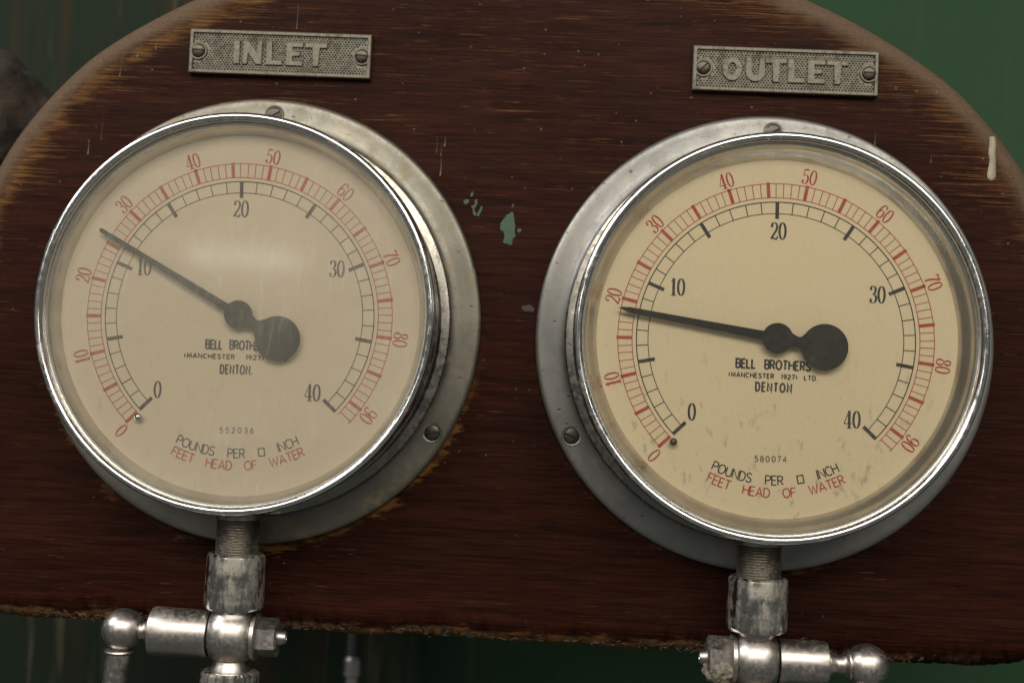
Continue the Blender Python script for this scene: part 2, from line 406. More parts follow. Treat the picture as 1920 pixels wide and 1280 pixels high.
# ---- plain stroke letters (unit height) ----
def arc(cx, cy, rx, ry, a0, a1, n=14): return [(cx + rx * math.cos(math.radians(a0 + (a1 - a0) * i / n)), cy + ry * math.sin(math.radians(a0 + (a1 - a0) * i / n))) for i in range(n + 1)]
G = {
 'A': (.72, [[(0, 0), (.36, 1), (.72, 0)], [(.12, .32), (.60, .32)]]),
 'B': (.56, [[(0, 0), (0, 1), (.30, 1)] + arc(.30, .76, .24, .24, 90, -90, 8)[1:] + [(.0, .52)], [(.28, .52)] + arc(.30, .26, .26, .26, 90, -90, 8)[1:] + [(0, 0)]]),
 'C': (.64, [arc(.36, .5, .36, .5, 48, 312, 18)]),
 'D': (.62, [[(0, 0), (0, 1), (.26, 1)] + arc(.26, .5, .36, .5, 90, -90, 14)[1:] + [(-.01, 0)]]),
 'E': (.52, [[(.52, 1), (0, 1), (0, 0), (.52, 0)], [(0, .52), (.44, .52)]]),
 'F': (.50, [[(.50, 1), (0, 1), (0, 0)], [(0, .52), (.42, .52)]]),
 'H': (.62, [[(0, 0), (0, 1)], [(.62, 0), (.62, 1)], [(0, .52), (.62, .52)]]),
 'I': (.04, [[(.02, 0), (.02, 1)]]),
 'L': (.48, [[(0, 1), (0, 0), (.48, 0)]]),
 'M': (.80, [[(0, 0), (.06, 1), (.40, .2), (.74, 1), (.80, 0)]]),
 'N': (.64, [[(0, 0), (0, 1), (.64, 0), (.64, 1)]]),
 'O': (.76, [('c', arc(.38, .5, .38, .5, 0, 345, 23))]),
 'P': (.54, [[(0, 0), (0, 1), (.28, 1)] + arc(.28, .74, .26, .26, 90, -90, 10)[1:] + [(0, .48)]]),
 'R': (.58, [[(0, 0), (0, 1), (.28, 1)] + arc(.28, .74, .26, .26, 90, -90, 10)[1:] + [(0, .48)], [(.26, .48), (.58, 0)]]),
 'S': (.54, [cat([(.52, .84), (.42, .97), (.24, 1), (.06, .90), (.04, .70), (.20, .55), (.38, .47), (.53, .32), (.50, .10), (.30, 0), (.12, .02), (0, .16)], k=3)]),
 'T': (.62, [[(0, 1), (.62, 1)], [(.31, 1), (.31, 0)]]),
 'U': (.62, [[(0, 1), (0, .32)] + arc(.31, .31, .31, .31, 180, 360, 12)[1:] + [(.62, 1)]]),
 'W': (1.0, [[(0, 1), (.25, 0), (.5, .85), (.75, 0), (1, 1)]]),
 '(': (.16, [arc(.45, .5, .45, .62, 140, 220, 8)]), ')': (.16, [arc(-.29, .5, .45, .62, 40, -40, 8)]),
 '.': (.06, [[(.03, -.02), (.03, .10)]]), ',': (.06, [[(.05, .08), (0, -.12)]]),
 '#': (.66, [('c', [(0, 0), (.66, 0), (.66, .86), (0, .86)])]),
 '0': (.60, [('c', arc(.30, .5, .30, .5, 0, 340, 17))]),
 '1': (.20, [[(0, .80), (.16, 1), (.16, 0)]]),
 '2': (.56, [cat([(.02, .78), (.12, .95), (.30, 1), (.50, .88), (.50, .65), (.30, .38), (0, 0)], k=3) + [(.56, 0)]]),
 '3': (.54, [cat([(.02, .86), (.24, 1), (.47, .88), (.44, .64), (.22, .54)], k=3), cat([(.22, .54), (.48, .46), (.54, .24), (.40, .03), (.18, 0), (0, .14)], k=3)]),
 '4': (.60, [[(.44, 0), (.44, 1), (0, .30), (.60, .30)]]),
 '5': (.54, [[(.50, 1), (.08, 1), (.04, .55)] + cat([(.04, .55), (.28, .62), (.50, .50), (.52, .22), (.36, .02), (.14, 0), (0, .12)], k=3)[1:]]),
 '6': (.56, [cat([(.46, .96), (.24, .86), (.06, .55), (.02, .26), (.14, .03), (.34, 0), (.53, .14), (.53, .40), (.36, .58), (.16, .54), (.04, .38)], k=3)]),
 '7': (.52, [[(0, 1), (.52, 1), (.18, 0)]]),
 '8': (.56, [('c', arc(.28, .76, .22, .24, 0, 340, 13)), ('c', arc(.28, .27, .28, .27, 0, 340, 15))]),
 '9': (.56, [[(.56 - x, 1 - y) for x, y in cat([(.46, .96), (.24, .86), (.06, .55), (.02, .26), (.14, .03), (.34, 0), (.53, .14), (.53, .40), (.36, .58), (.16, .54), (.04, .38)], k=3)]]),
}
def layout(text, height, total, wscale=1.0, space=.5):
    """glyph origins so that the text is total mm long; returns (char, x0)"""
    ws = [(G[c][0] * height * wscale if c != ' ' else space * height * wscale) for c in text]
    gap = (total - sum(ws)) / (len(text) - 1)
    x = -total / 2; out = []
    for c, w_ in zip(text, ws): out.append((c, x, w_)); x += w_ + gap
    return out
def put_line(F, text, cx, cz, height, total, stroke, rot=0.0, wscale=1.0, space=.5):
    cr, sr = math.cos(rot), math.sin(rot)
    for c, x0, w_ in layout(text, height, total, wscale, space):
        if c == ' ': continue
        for s in G[c][1]:
            cl = isinstance(s, tuple); pts = s[1] if cl else s
            jx = random.uniform(-.02, .02) * height
            P = []
            for px, py in pts:
                x = x0 + px * height * wscale + jx; y = (py - .5) * height
                P.append((cx + x * cr - y * sr, cz + x * sr + y * cr))
            L, Rr = ribbon(P, stroke, cl); F.strip(L, Rr, cl)
def put_arc(F, text, rad, height, ang_total, stroke, mid, wscale=1.0, space=.8):
    """text along the bottom of a circle, reading left to right, letter tops inward; mid in degrees from straight down"""
    total = math.radians(ang_total) * rad
    for c, x0, w_ in layout(text, height, total, wscale, space):
        if c == ' ': continue
        a = (x0 + w_ / 2) / rad + math.radians(mid)
        cx, cz = rad * math.sin(a), -rad * math.cos(a)
        a += random.uniform(-.02, .02)
        cr, sr = math.cos(a), math.sin(a)
        for s in G[c][1]:
            cl = isinstance(s, tuple); pts = s[1] if cl else s
            P = []
            for px, py in pts:
                x = px * height * wscale - w_ / 2; y = (py - .5) * height
                P.append((cx + x * cr - y * sr, cz + x * sr + y * cr))
            L, Rr = ribbon(P, stroke, cl); F.strip(L, Rr, cl)
# ---- thick and thin figures for the scales ----
def six(): return cat([(.42, .84), (.34, .96), (.25, .97), (.12, .82), (.07, .5), (.10, .17), (.25, .03), (.40, .14), (.44, .32), (.38, .53), (.25, .59), (.11, .44)])
DG = {
 '0': (.52, [('c', arc(.26, .5, .19, .47, 0, 350, 27), None)], []),
 '1': (.42, [('o', [(.21, 1), (.21, 0)], .16), ('o', [(.21, .95), (.05, .80)], .05), ('o', [(.04, .02), (.38, .02)], .05)], []),
 '2': (.52, [('o', cat([(.10, .74), (.15, .91), (.27, .97), (.39, .90), (.44, .74), (.38, .53), (.22, .28), (.06, .05)]), None), ('o', cat([(.06, .05), (.20, .10), (.32, .045), (.43, .06), (.46, .20)]), .09)], [(.13, .76, .07)]),
 '3': (.52, [('o', cat([(.10, .80), (.16, .94), (.27, .97), (.38, .90), (.41, .75), (.35, .58), (.22, .53)]), None), ('o', cat([(.22, .53), (.38, .46), (.45, .28), (.38, .09), (.25, .03), (.13, .07), (.08, .20)]), None)], [(.13, .80, .065), (.12, .20, .07)]),
 '4': (.54, [('o', [(.35, 1), (.35, 0)], .15), ('o', [(.34, .98), (.03, .28)], .05), ('o', [(.03, .27), (.52, .27)], .06), ('o', [(.20, .02), (.50, .02)], .05)], []),
 '5': (.52, [('o', [(.12, .93), (.42, .95)], .11), ('o', [(.12, .96), (.10, .54)], .05), ('o', cat([(.10, .54), (.24, .61), (.38, .55), (.44, .32), (.38, .10), (.25, .03), (.12, .08), (.08, .20)]), None)], [(.12, .20, .07)]),
 '6': (.52, [('o', six(), None)], [(.40, .82, .06)]),
 '7': (.50, [('o', cat([(.05, .80), (.10, .95), (.22, .90), (.34, .90), (.46, .98)]), .09), ('o', cat([(.45, .95), (.30, .60), (.21, .30), (.20, .0)]), .13)], []),
 '8': (.52, [('c', arc(.26, .755, .145, .21, 0, 350, 19), None), ('c', arc(.26, .265, .185, .235, 0, 350, 21), None)], []),
 '9': (.52, [('o', [(.52 - p[0], 1 - p[1]) for p in six()], None)], [(.12, .18, .06)]),
}
def put_num(F, text, cx, cz, height, rot, wid=.92, bold=1.0):
    cr, sr = math.cos(rot), math.sin(rot)
    tot = sum(DG[c][0] for c in text) * height * wid; x0 = -tot / 2
    for c in text:
        wd, strokes, balls = DG[c]
        def T(p):
            x = x0 + p[0] * height * wid; y = (p[1] - .5) * height
            return (cx + x * cr - y * sr, cz + x * sr + y * cr)
        for kind, pts, w_ in strokes:
            cl = kind == 'c'
            # width from the direction of the stroke in the figure's own upright frame
            if w_ is None:
                wf = (lambda t, s: (.045 + .10 * bold * abs(-t.x * sr + t.y * cr) ** 1.6) * height)
            else: wf = w_ * height
            L, Rr = ribbon([T(p) for p in pts], wf, cl); F.strip(L, Rr, cl)
        for bx, by, br in balls: F.disc(T((bx, by)), br * height)
        x0 += wd * height * wid

# ---------------------------------------------------------------- the wall behind
WY = .21
bm = bmesh.new()
vs = [bm.verts.new((x, WY, z)) for x, z in ((-2.5, -1.6), (2.5, -1.6), (2.5, 1.6), (-2.5, 1.6))]; bm.faces.new(vs)
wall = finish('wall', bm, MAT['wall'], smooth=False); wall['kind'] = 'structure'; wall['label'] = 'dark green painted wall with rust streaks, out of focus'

# pipe on the wall
p = thing('wall_pipe', 'thin grey pipe running down the green wall below the wooden board', 'pipe', (-.1005, .185, -.168))
bm = bmesh.new(); lathe(bm, [(4.2, -260), (4.2, -22)], 'z', n=24); finish('lower_pipe', bm, MAT['nickel'], p)
bm = bmesh.new(); lathe(bm, [(4.0, -14), (4.0, 120)], 'z', n=24); finish('upper_pipe', bm, MAT['pipe'], p)
bm = bmesh.new(); lathe(bm, [(4.0, -24), (5.4, -23), (5.6, -14), (4.0, -12)], 'z', n=24); finish('collar', bm, MAT['nickel'], p)

# rusty casting at far left
def lumpy(name, pts, mat, parent, amp, freq, n=40, seed=0):
    """closed body of revolution about x with noisy radius, pts (r, x) mm"""
    bm = bmesh.new(); lathe(bm, pts, 'x', n=n)
    for v in bm.verts:
        q = v.co / MM
        d = noise.fractal(Vector((q.x * freq + seed, q.y * freq, q.z * freq)), 1.0, 2.0, 4) * amp
        r = Vector((0, q.y, q.z))
        if r.length > .1: v.co += r.normalized() * d * MM
        v.co.x += d * .5 * MM
    return finish(name, bm, mat, parent, angle=80)
r_ = thing('pipe_fitting', 'dark rusty cast iron fitting poking out from behind the board at far left', 'fitting', (-.316, .075, .104))
prof = [(0, -60), (30, -58), (40, -45), (42, -10)] + [(42 * math.cos(a) * 1.0, 6 + 52 * math.sin(a)) for a in [i * PI / 2 / 12 for i in range(0, 12)]] + [(0, 58)]
pts_ = cat([(34, -60), (40, -30), (42, -5), (41, 15), (37, 32), (28, 48), (15, 58), (4, 61)], k=5)
lumpy('casting', [(0, -60)] + [tuple(q) for q in pts_] + [(0, 61.5)], MAT['rust'], r_, 5.0, .06, 64)
bm = bmesh.new(); lathe(bm, [(0, -30), (46, -30), (49, -26), (49, -12), (46, -8), (38, -7)], 'x', n=48)
for v in bm.verts: v.co += v.co.normalized() * noise.fractal(v.co * 60, 1.0, 2.0, 3) * .0025
finish('rim_band', bm, MAT['rust'], r_)

# ---------------------------------------------------------------- the wooden board
half = [(0, 192), (55, 187.5), (100, 174.5), (127.6, 163.5), (150.3, 153.4), (173, 141), (190.5, 129.5), (202, 120), (213, 108.5), (222, 97.5), (231.4, 84), (239.7, 68),
        (248.5, 45), (255, 15), (259, -20), (261.5, -55), (262, -82), (259.5, -103), (253, -117), (243.5, -126.5), (233, -131.6), (220, -133.9), (205, -134.4), (170, -134.2), (140, -134.2), (100, -134.2), (50, -134.2)]
pts = [(x - 12, z) for x, z in half] + [(-12, -133.8)] + [(-x - 12, z) for x, z in reversed(half[1:])]
crv = cat(pts, True, 24)
# even spacing
seg = [0]
for i in range(1, len(crv) + 1): seg.append(seg[-1] + (crv[i % len(crv)] - crv[i - 1]).length)
N = 1500; tot = seg[-1]; out = []; k = 0
for i in range(N):
    d = tot * i / N
    while seg[k + 1] < d: k += 1
    f = (d - seg[k]) / (seg[k + 1] - seg[k]); out.append(crv[k].lerp(crv[(k + 1) % len(crv)], f))
TH = 26.0
nrm = []
for i in range(N):
    t = (out[(i + 14) % N] - out[i - 14]).normalized(); nn = Vector((t.y, -t.x))       # points run clockwise: this is inward or outward
    if nn.dot(out[i] - Vector((-12, 0))) > 0: nn = -nn
    nrm.append(nn)
# rings: (inset mm, depth back from front face mm)
RAD = 11.0
rings = [(0, TH), (0, TH * .6), (0, RAD + 1)]
for q in range(1, 9):
    a = q * PI / 2 / 8; rings.append((RAD * (1 - math.cos(a)), RAD * (1 - math.sin(a))))
for dd in (13, 16, 20): rings.append((dd, 0))
verts = []; faces = []; edge = []
for ins, dep in rings:
    for i in range(N):
        P = out[i] + nrm[i] * ins
        lowf = max(0.0, min(1.0, (-118 - out[i].y) / 12))
        rag = 0; back = 0
        if lowf > 0:
            q1 = noise.fractal(Vector((out[i].x * .035, 3.3, 0)), 1, 2, 3)
            q2 = noise.fractal(Vector((out[i].x * .22, 9.1, ins * .05)), .9, 2.1, 5)
            q3 = noise.fractal(Vector((out[i].x * .55, 1.7, ins * .4)), .9, 2.1, 4)
            fall = max(0, 1 - ins / 13)
            rag = lowf * (q1 * .9 + q2 * .18) * (1 if ins < 30 else 0)
            if 0 < ins < 13:
                bite = max(0, q2 * 1.0 + q1 * .8 + q3 * .9 + .10)
                back = lowf * min(bite * 2.8, 4.0) * (fall if ins > 5 else 1)
        verts.append(((P.x + nrm[i].x * rag) * MM, (dep + back) * MM, (P.y + nrm[i].y * rag) * MM))
        edge.append(float(ins))
nr = len(rings)
for a in range(nr - 1):
    for i in range(N): j = (i + 1) % N; faces.append((a * N + i, a * N + j, (a + 1) * N + j, (a + 1) * N + i))
ci = len(verts); verts.append((-12 * MM, 0, 0)); edge.append(140.0)
for i in range(N): faces.append(((nr - 1) * N + i, (nr - 1) * N + (i + 1) % N, ci))
cb = len(verts); verts.append((-12 * MM, TH * MM, 0)); edge.append(60.0)
for i in range(N): faces.append(((i + 1) % N, i, cb))
bp = thing('mounting_board', 'dark varnished wooden board with rounded top and chipped bottom edge carrying both gauges', 'board', (0, 0, 0))
me = bpy.data.meshes.new('panel'); me.from_pydata(verts, [], faces); me.update()
at = me.attributes.new('edge_mm', 'FLOAT', 'POINT'); at.data.foreach_set('value', edge)
bm = bmesh.new(); bm.from_mesh(me); bmesh.ops.recalc_face_normals(bm, faces=bm.faces); bm.to_mesh(me); bm.free()
me.shade_smooth(); me.materials.append(MAT['wood'])
po = bpy.data.objects.new('panel', me); C.objects.link(po); po.parent = bp

def blob(name, path, widths, thick, mat, h0=0.0, label=None):
    """a domed dribble of paint lying on the board: path (x,z) mm"""
    P = cat(path, k=5); n = len(P); W = cat([(w_, 0) for w_ in widths], k=5)
    L, Rr = ribbon(P, lambda t, s: W[min(int(s * (len(W) - 1)), len(W) - 1)].x)
    v = []; f = []; m = 7
    for i in range(n):
        for j in range(m):
            u_ = j / (m - 1); q = L[i].lerp(Rr[i], u_)
            w_ = (L[i] - Rr[i]).length
            hh = math.sin(PI * u_) ** .6 * thick * min(1, w_ / (max(widths) * .6))
            q = q + Vector((noise.noise(Vector((i * .7, j, 3))), noise.noise(Vector((i * .7, j, 8))))) * .12 * min(1, w_)
            v.append((q.x * MM, -(h0 + hh) * MM + .00002, q.y * MM))
    for i in range(n - 1):
        for j in range(m - 1): f.append((i * m + j, i * m + j + 1, (i + 1) * m + j + 1, (i + 1) * m + j))
    o = raw(name, v, f, mat, bp); o.data.shade_smooth()
    if label: o['label'] = label
    return o
blob('paint_drip', [(200.6, 100.8), (200.9, 97), (200.7, 94), (201.1, 90), (200.9, 86), (200.7, 82.6), (200.6, 81.0)], [2.6, 3.0, 3.1, 2.8, 3.5, 3.6, 1.0], .7, MAT['cream'], .12, 'cream paint run near the right edge')
for x, z0, z1, w_ in ((-44.7, 81.5, 73.6, .55), (-44.9, 88.5, 82.5, .30), (-43.4, 91.5, 86.9, .5), (-177.8, 131.6, 126.4, .35), (-186.1, 125.0, 122.6, .5), (-193.7, 118.0, 113.4, .4), (-206.2, 84.0, 77.0, .5), (-200.5, 96, 84, .18),
                      (-113.5, 150, 138.2, .35), (-245.8, 34, 24, .4), (-245.6, 15, 9, .45), (-245.2, -6, -14, .35), (-245.0, -26, -34, .4), (-46.9, 92, 84, .22), (149, 101, 95, .3), (174, 92, 88, .3)):
    blob('paint_drip', [(x, z0), (x + .1, (z0 + z1) / 2), (x - .05, z1 + .8), (x, z1)], [w_ * .2, w_ * .35, w_ * .6, w_ * 1.3, w_ * .4], .15, MAT['drip'], .02)
def patch(pts_, jit=.35, k=4):
    Pn = cat(pts_, True, k)
    return [(q.x + random.uniform(-jit, jit), q.y + random.uniform(-jit, jit)) for q in Pn]
def paint(name, polys, mat, h=.06, jit=.3):
    F = Flat(h)
    for P in polys: F.poly(patch(P, jit))
    return F.build(name, mat, bp)
paint('paint_smear', [[(-13.4, 57.6), (-11.0, 58.6), (-10.6, 55.5), (-10.0, 51.0), (-9.7, 47.5), (-10.8, 46.6), (-11.2, 43.9), (-14.9, 44.8), (-14.6, 47.3), (-14.9, 49.4), (-16.2, 50.4), (-16.4, 53.2), (-14.8, 55.7)]], MAT['green'])
paint('paint_smear', [[(-33.6, 62.6), (-31.9, 63.6), (-31.2, 62.2), (-32.6, 61.4)], [(-28.6, 63.2), (-27.4, 63.4), (-27.6, 61.0), (-28.6, 59.4), (-27.7, 57.0), (-28.4, 56.2), (-29.5, 58.8), (-30.0, 60.4), (-28.7, 61.2)],
                      [(-25.8, 60.4), (-24.8, 60.0), (-26.0, 57.4), (-26.6, 55.9), (-27.4, 56.8), (-26.6, 58.4)], [(-30.2, 66.6), (-29.4, 67.0), (-29.8, 65.0), (-30.8, 64.9)], [(-11.6, 62.0), (-11.0, 62.2), (-11.2, 60.6), (-11.8, 60.8)],
                      [(-8.6, 51.2), (-7.0, 50.6), (-7.6, 49.4), (-8.8, 49.9)]], MAT['green'], .06, .22)
paint('putty_patch', [[(-5.2, 16.0), (-1.4, 17.2), (.4, 15.4), (-.8, 14.2), (-4.6, 14.6)]], m_simple('dull_grey_smudge', (.014, .009, .008), (.028, .021, .018), 300, .7), .05, .3)
# cracked whitish and raw splinters along the lower edge
def splinters(name, spots, mat):
    v = []; f = []
    for (cx, cz, sx, sz, n) in spots:
        for _ in range(n):
            x = cx + random.gauss(0, sx); z = cz + random.gauss(0, sz); a = random.gauss(0, .5); l = random.uniform(.5, 2.0); wd = random.uniform(.12, .45)
            dx, dz = math.cos(a) * l, math.sin(a) * l; hh = random.uniform(.15, .6); b = len(v)
            nx, nz = -math.sin(a) * wd, math.cos(a) * wd
            dep = max(0, (-124 - z)) ** 2 / 11 * .45   # the edge rounds back
            y0 = dep + .3
            v += [((x - dx) * MM, (y0 + .1) * MM, (z - dz) * MM), ((x + nx) * MM, y0 * MM, (z + nz) * MM), ((x + dx) * MM, (y0 + .1) * MM, (z + dz) * MM), ((x - nx) * MM, y0 * MM, (z - nz) * MM), (x * MM, (y0 - hh - .3) * MM, z * MM)]
            f += [(b, b + 1, b + 4), (b + 1, b + 2, b + 4), (b + 2, b + 3, b + 4), (b + 3, b, b + 4)]
    o = raw(name, v, f, mat, bp); o['kind'] = 'stuff'; return o
RAWW = m_simple('raw_splintered_wood', (.035, .015, .006), (.085, .042, .016), 600, .8)
GREYW = m_simple('grey_dirty_splinters', (.02, .016, .013), (.06, .05, .04), 600, .8)
splinters('raw_splinter', [(-190, -130.8, 14, 1.0, 34), (-176, -129.8, 6, 1.2, 26), (-208, -131.2, 8, .6, 40), (-52, -130, 4, .7, 26), (60, -130.4, 4, .8, 30), (88, -131.5, 8, .8, 30), (160, -130.5, 12, .9, 40)], RAWW)
splinters('grey_splinter', [(20, -131.5, 26, .8, 18), (-20, -131.2, 12, .8, 20), (70, -131.5, 10, .9, 16), (-80, -131, 14, .7, 18), (126, -126.2, 2.6, 1.1, 34), (86, -129.5, 5, .8, 30), (-43, -42 - 3, 0.01, .01, 1)], GREYW)

# ---------------------------------------------------------------- slotted screws
def slotted(parent, x, z, h, r, mat, slot, name='screw', dome=.9):
    bm = bmesh.new()
    n = 28; prof = [(r * 1.0, -1.2), (r, .2)] + [(r * math.cos(a), .2 + dome * math.sin(a)) for a in (.35, .7, 1.05)] + [(0, .2 + dome)]
    lathe(bm, prof, 'h', (0, 0, 0), n)
    o = finish(name, bm, mat, parent); o.location = (x * MM, -h * MM, z * MM)
    # slot: dark bar flush with the head, painting the shade of the cut
    bm = bmesh.new(); sw = r * .13; L_ = r * .86; top = .2 + dome
    prism(bm, [(-L_, -sw), (L_, -sw), (L_, sw), (-L_, sw)], top - .75, top + .02)
    s = finish('slot', bm, SLOT, o, smooth=False); s.rotation_euler = (0, -slot, 0)
    return o
SLOT = m_simple('dark_slot', (.006, .005, .004), (.015, .012, .009), 300, .9)

# ---------------------------------------------------------------- the gauges
def gauge(side, cx, cz, s, label, needle_deg, tick_rot, text_rot, off):
    L_ = side == 'L'
    g = thing('pressure_gauge', label, 'gauge', (cx * MM, 0, cz * MM), 'round pressure gauges on the board')
    fl, ch = MAT['flangeL' if L_ else 'flangeR'], MAT['chrome']
    S = lambda P: [(r * s, h) for r, h in P]
    # back flange with a rolled edge
    bm = bmesh.new()
    lathe(bm, S([(60, .3), (99.3, .3), (100, .9), (100.1, 2.0), (99.7, 3.2), (98.9, 3.9), (97.9, 4.15), (96, 4.2), (91.5, 4.5), (88.8, 5.0), (87.6, 5.9), (86.9, 7.0)]), n=256)
    finish('flange', bm, fl, g)
    # fillet bead and case wall
    bm = bmesh.new()
    lathe(bm, S([(86.9, 6.6), (87.3, 7.6), (87.3, 8.8), (86.6, 9.8), (85.2, 10.3), (83.2, 10.8), (82.2, 12.5), (81.9, 16), (81.8, 30), (82.0, 34)]), n=256)
    finish('case', bm, MAT['caseL'], g)
    # bezel ring, off centre by a hair like the real one
    ox, oz = off
    bm = bmesh.new()
    lathe(bm, S([(81.5, 33.4), (83.6, 33.4), (84.1, 34.2), (84.1, 35.4), (83.4, 36.2), (83.1, 37), (83.1, 42.6), (83.4, 43.8), (83.75, 45.2), (83.8, 46.4), (83.5, 47.4), (82.9, 48.1), (82.1, 48.4), (81.3, 48.2), (80.7, 47.6),
                 (80.4, 46.8), (80.2, 45.6), (80.2, 43.8), (81.4, 43.6)]), org=(ox, 0, oz), n=256)
    finish('bezel', bm, ch, g)
    q_ = 0.0 if L_ else 2.2
    # inner wall between glass and dial
    bm = bmesh.new()
    lathe(bm, S([(81.0, 43.5), (79.4, 43.3), (79.0, 42.9), (78.4, 41.6), (77.9, 40.8), (77.7 - q_ * .3, 39.8), (77.2 - q_ * .7, 38.2), (76.6 - q_, 36.6), (76.2 - q_, 35.2)]), org=(ox * .6, 0, oz * .6), n=256)
    finish('inner_ring', bm, MAT['innerwall'], g)
    bm = bmesh.new()
    lathe(bm, S([(0, 45.0), (60, 45.0), (80.3, 45.0), (80.3, 43.4), (0, 43.4)]), org=(ox, 0, oz), n=96)
    finish('glass', bm, MAT['glassL' if L_ else 'glassR'], g)
    # dial plate
    HD = 36.0
    bm = bmesh.new(); lathe(bm, S([(0, HD), (40, HD), (77.5, HD), (77.5, HD - 1.2), (0, HD - 1.2)]), n=128)
    dial = finish('dial', bm, MAT['dialL' if L_ else 'dialR'], g)
    B, Rd = MAT['blackL' if L_ else 'blackR'], MAT['redL' if L_ else 'redR']
    tr = math.radians(tick_rot)
    def ang(psi): return math.radians(90 + 133.6 - psi * 267.2 / 40) + tr
    def pol(r, a): return (r * s * math.cos(a) - .3, r * s * math.sin(a) - .7)   # the print sits a hair low on its plate
    K = 1.0
    F = Flat(HD + .05)
    def arcline(F, r, w_, a0, a1, n=150):
        P = [pol(r, a0 + (a1 - a0) * i / n) for i in range(n + 1)]; L, Rr = ribbon(P, w_); F.strip(L, Rr)
    def tick(F, a, r0, r1, w_, j=.02):
        a += random.uniform(-j, j) * .12
        P = [pol(r0, a), pol(r1, a)]; L, Rr = ribbon(P, w_); F.strip(L, Rr)
    arcline(F, 57.3, .48, ang(0), ang(40)); arcline(F, 52.5, .36, ang(0), ang(40))
    for k in range(41):
        big = k % 5 == 0
        tick(F, ang(k), 50.3 if big else 52.5, 57.5 if big else 57.3, 1.55 if big else .42)
    F.build('black_scale', B, dial)
    F = Flat(HD + .05)
    e = 92.4
    arcline(F, 65.0, .36, ang(0), ang(40)); arcline(F, 59.1, .36, ang(0), ang(40)); pass
    for k in range(93):
        a = ang(k * 40 / e); big = k % 5 == 0
        tick(F, a, 58.9 if big else 59.1, 65.6 if big else 65.0, 1.45 if big else .36)
    F.build('red_scale', Rd, dial)
    for k in range(0, 100, 10):
        a = ang(k * 40 / e); F = Flat(HD + .05)
        c = pol(69.2, a - (0.0 if k else -.02)); put_num(F, str(k), c[0], c[1], 6.4 * s, a - PI / 2, .95, .72)
        F.build('red_numeral', Rd, dial)
    for txt, psi, rr, dx in (('0', 0, 46.6, 0), ('10', 10, 45.4, 0), ('20', 20, 44.6, .3), ('30', 30, 44.6, 0), ('40', 40, 45.0, 0)):
        a = ang(psi); F = Flat(HD + .05)
        ex = ({'0': (-.7, .2), '10': (.3, 2.2), '40': (-1.1, -1.6), '30': (-.2, 2.2), '20': (-.8, .4)} if L_ else {'0': (-.5, 1.1), '10': (.8, 2.6), '40': (-1.1, -1.7), '30': (.2, 1.4)}).get(txt, (0, 0))
        c = pol(rr, a); put_num(F, txt, c[0] + .3 + ex[0] * s + dx, c[1] + .7 + ex[1] * s, 7.3 * s, math.radians(text_rot), .90, 0.80 if L_ else .88)
        F.build('black_numeral', B, dial)
    tr2 = math.radians(text_rot)
    F = Flat(HD + .05)
    if L_:
        put_line(F, 'BELL BROTHERS', -.6, -12.9, 3.6, 26.2, .84, tr2, .72, .9); F.build('lettering', B, dial); F = Flat(HD + .05)
        put_line(F, '(MANCHESTER 1927) LTD.', -.3, -17.9, 1.75, 44.5, .58, tr2, 1.25, 1.6); F.build('lettering', B, dial); F = Flat(HD + .05)
        put_line(F, 'DENTON.', -.3, -23.2, 3.6, 13.4, .74, tr2, .62, .5); F.build('lettering', B, dial)
        F = Flat(HD + .05); put_line(F, '552036', 1.3, -48.7, 2.2, 14.2, .36, tr2 + .02, 1.0, .5); F.build('serial_number', B, dial)
        mid = 2.0; sa = 0.0
    else:
        put_line(F, 'BELL BROTHERS', -.9, -11.0, 3.6, 30.6, .84, tr2 - .02, .80, .9); F.build('lettering', B, dial); F = Flat(HD + .05)
        put_line(F, '(MANCHESTER 1927) LTD.', -.7, -15.8, 1.8, 36.4, .52, tr2 - .02, 1.05, 1.0); F.build('lettering', B, dial); F = Flat(HD + .05)
        put_line(F, 'DENTON', -.4, -20.4, 3.5, 14.6, .82, tr2 - .02, .70, .5); F.build('lettering', B, dial)
        F = Flat(HD + .05); put_line(F, '580074', -.5, -50.1, 2.3, 13.0, .38, tr2 + .01, 1.0, .5); F.build('serial_number', B, dial)
        mid = 1.6; sa = 0.0
    F = Flat(HD + .05); put_arc(F, 'POUNDS PER # INCH', 58.4 * s, 3.7, 51.5, .56, mid, 1.0, 1.3); F.build('lettering', B, dial)
    F = Flat(HD + .05); put_arc(F, 'FEET HEAD OF WATER', 63.6 * s, 3.7, 51.5, .56, mid + .3, 1.0, 1.2); F.build('lettering', Rd, dial)
    # stop pin at zero
    a = ang(-.38); bm = bmesh.new()
    lathe(bm, [(.9, HD), (.9, HD + 2.2), (1.6, HD + 2.4), (1.5, HD + 3.2), (.7, HD + 3.8), (0, HD + 3.95)], org=(60.3 * s * math.cos(a), 0, 60.3 * s * math.sin(a)), n=20)
    finish('stop_pin', bm, ch if L_ else MAT['brass'], g)
    # needle: blade, hub, waist and round counterweight in one flat plate
    nm = MAT['needleL' if L_ else 'needle']
    hub, dist_, wr, ln = (5.9, 19.6, 9.5, 69.4) if L_ else (6.3, 19.7, 9.6, 67.0)
    hw0, hw1 = (1.6, .9) if L_ else (1.75, 1.15)
    P = []
    if L_: P += [(ln, -.35), (ln + .25, 0), (ln, .35), (ln - .6, hw1)]
    else: P += [(ln, 0), (ln - 4.5, hw1)]
    P += [(hub * .96, hw0)]
    a0 = math.asin(hw0 / hub)
    P += [(hub * math.cos(t), hub * math.sin(t)) for t in [a0 + .1 + (PI - .50 - a0 - .1) * i / 16 for i in range(17)]]
    wst = 2.0 if not L_ else 2.1
    P += [(-hub - 1.5, wst + .15), (-hub - 2.4, wst), (-hub - 3.3, wst + .3)]
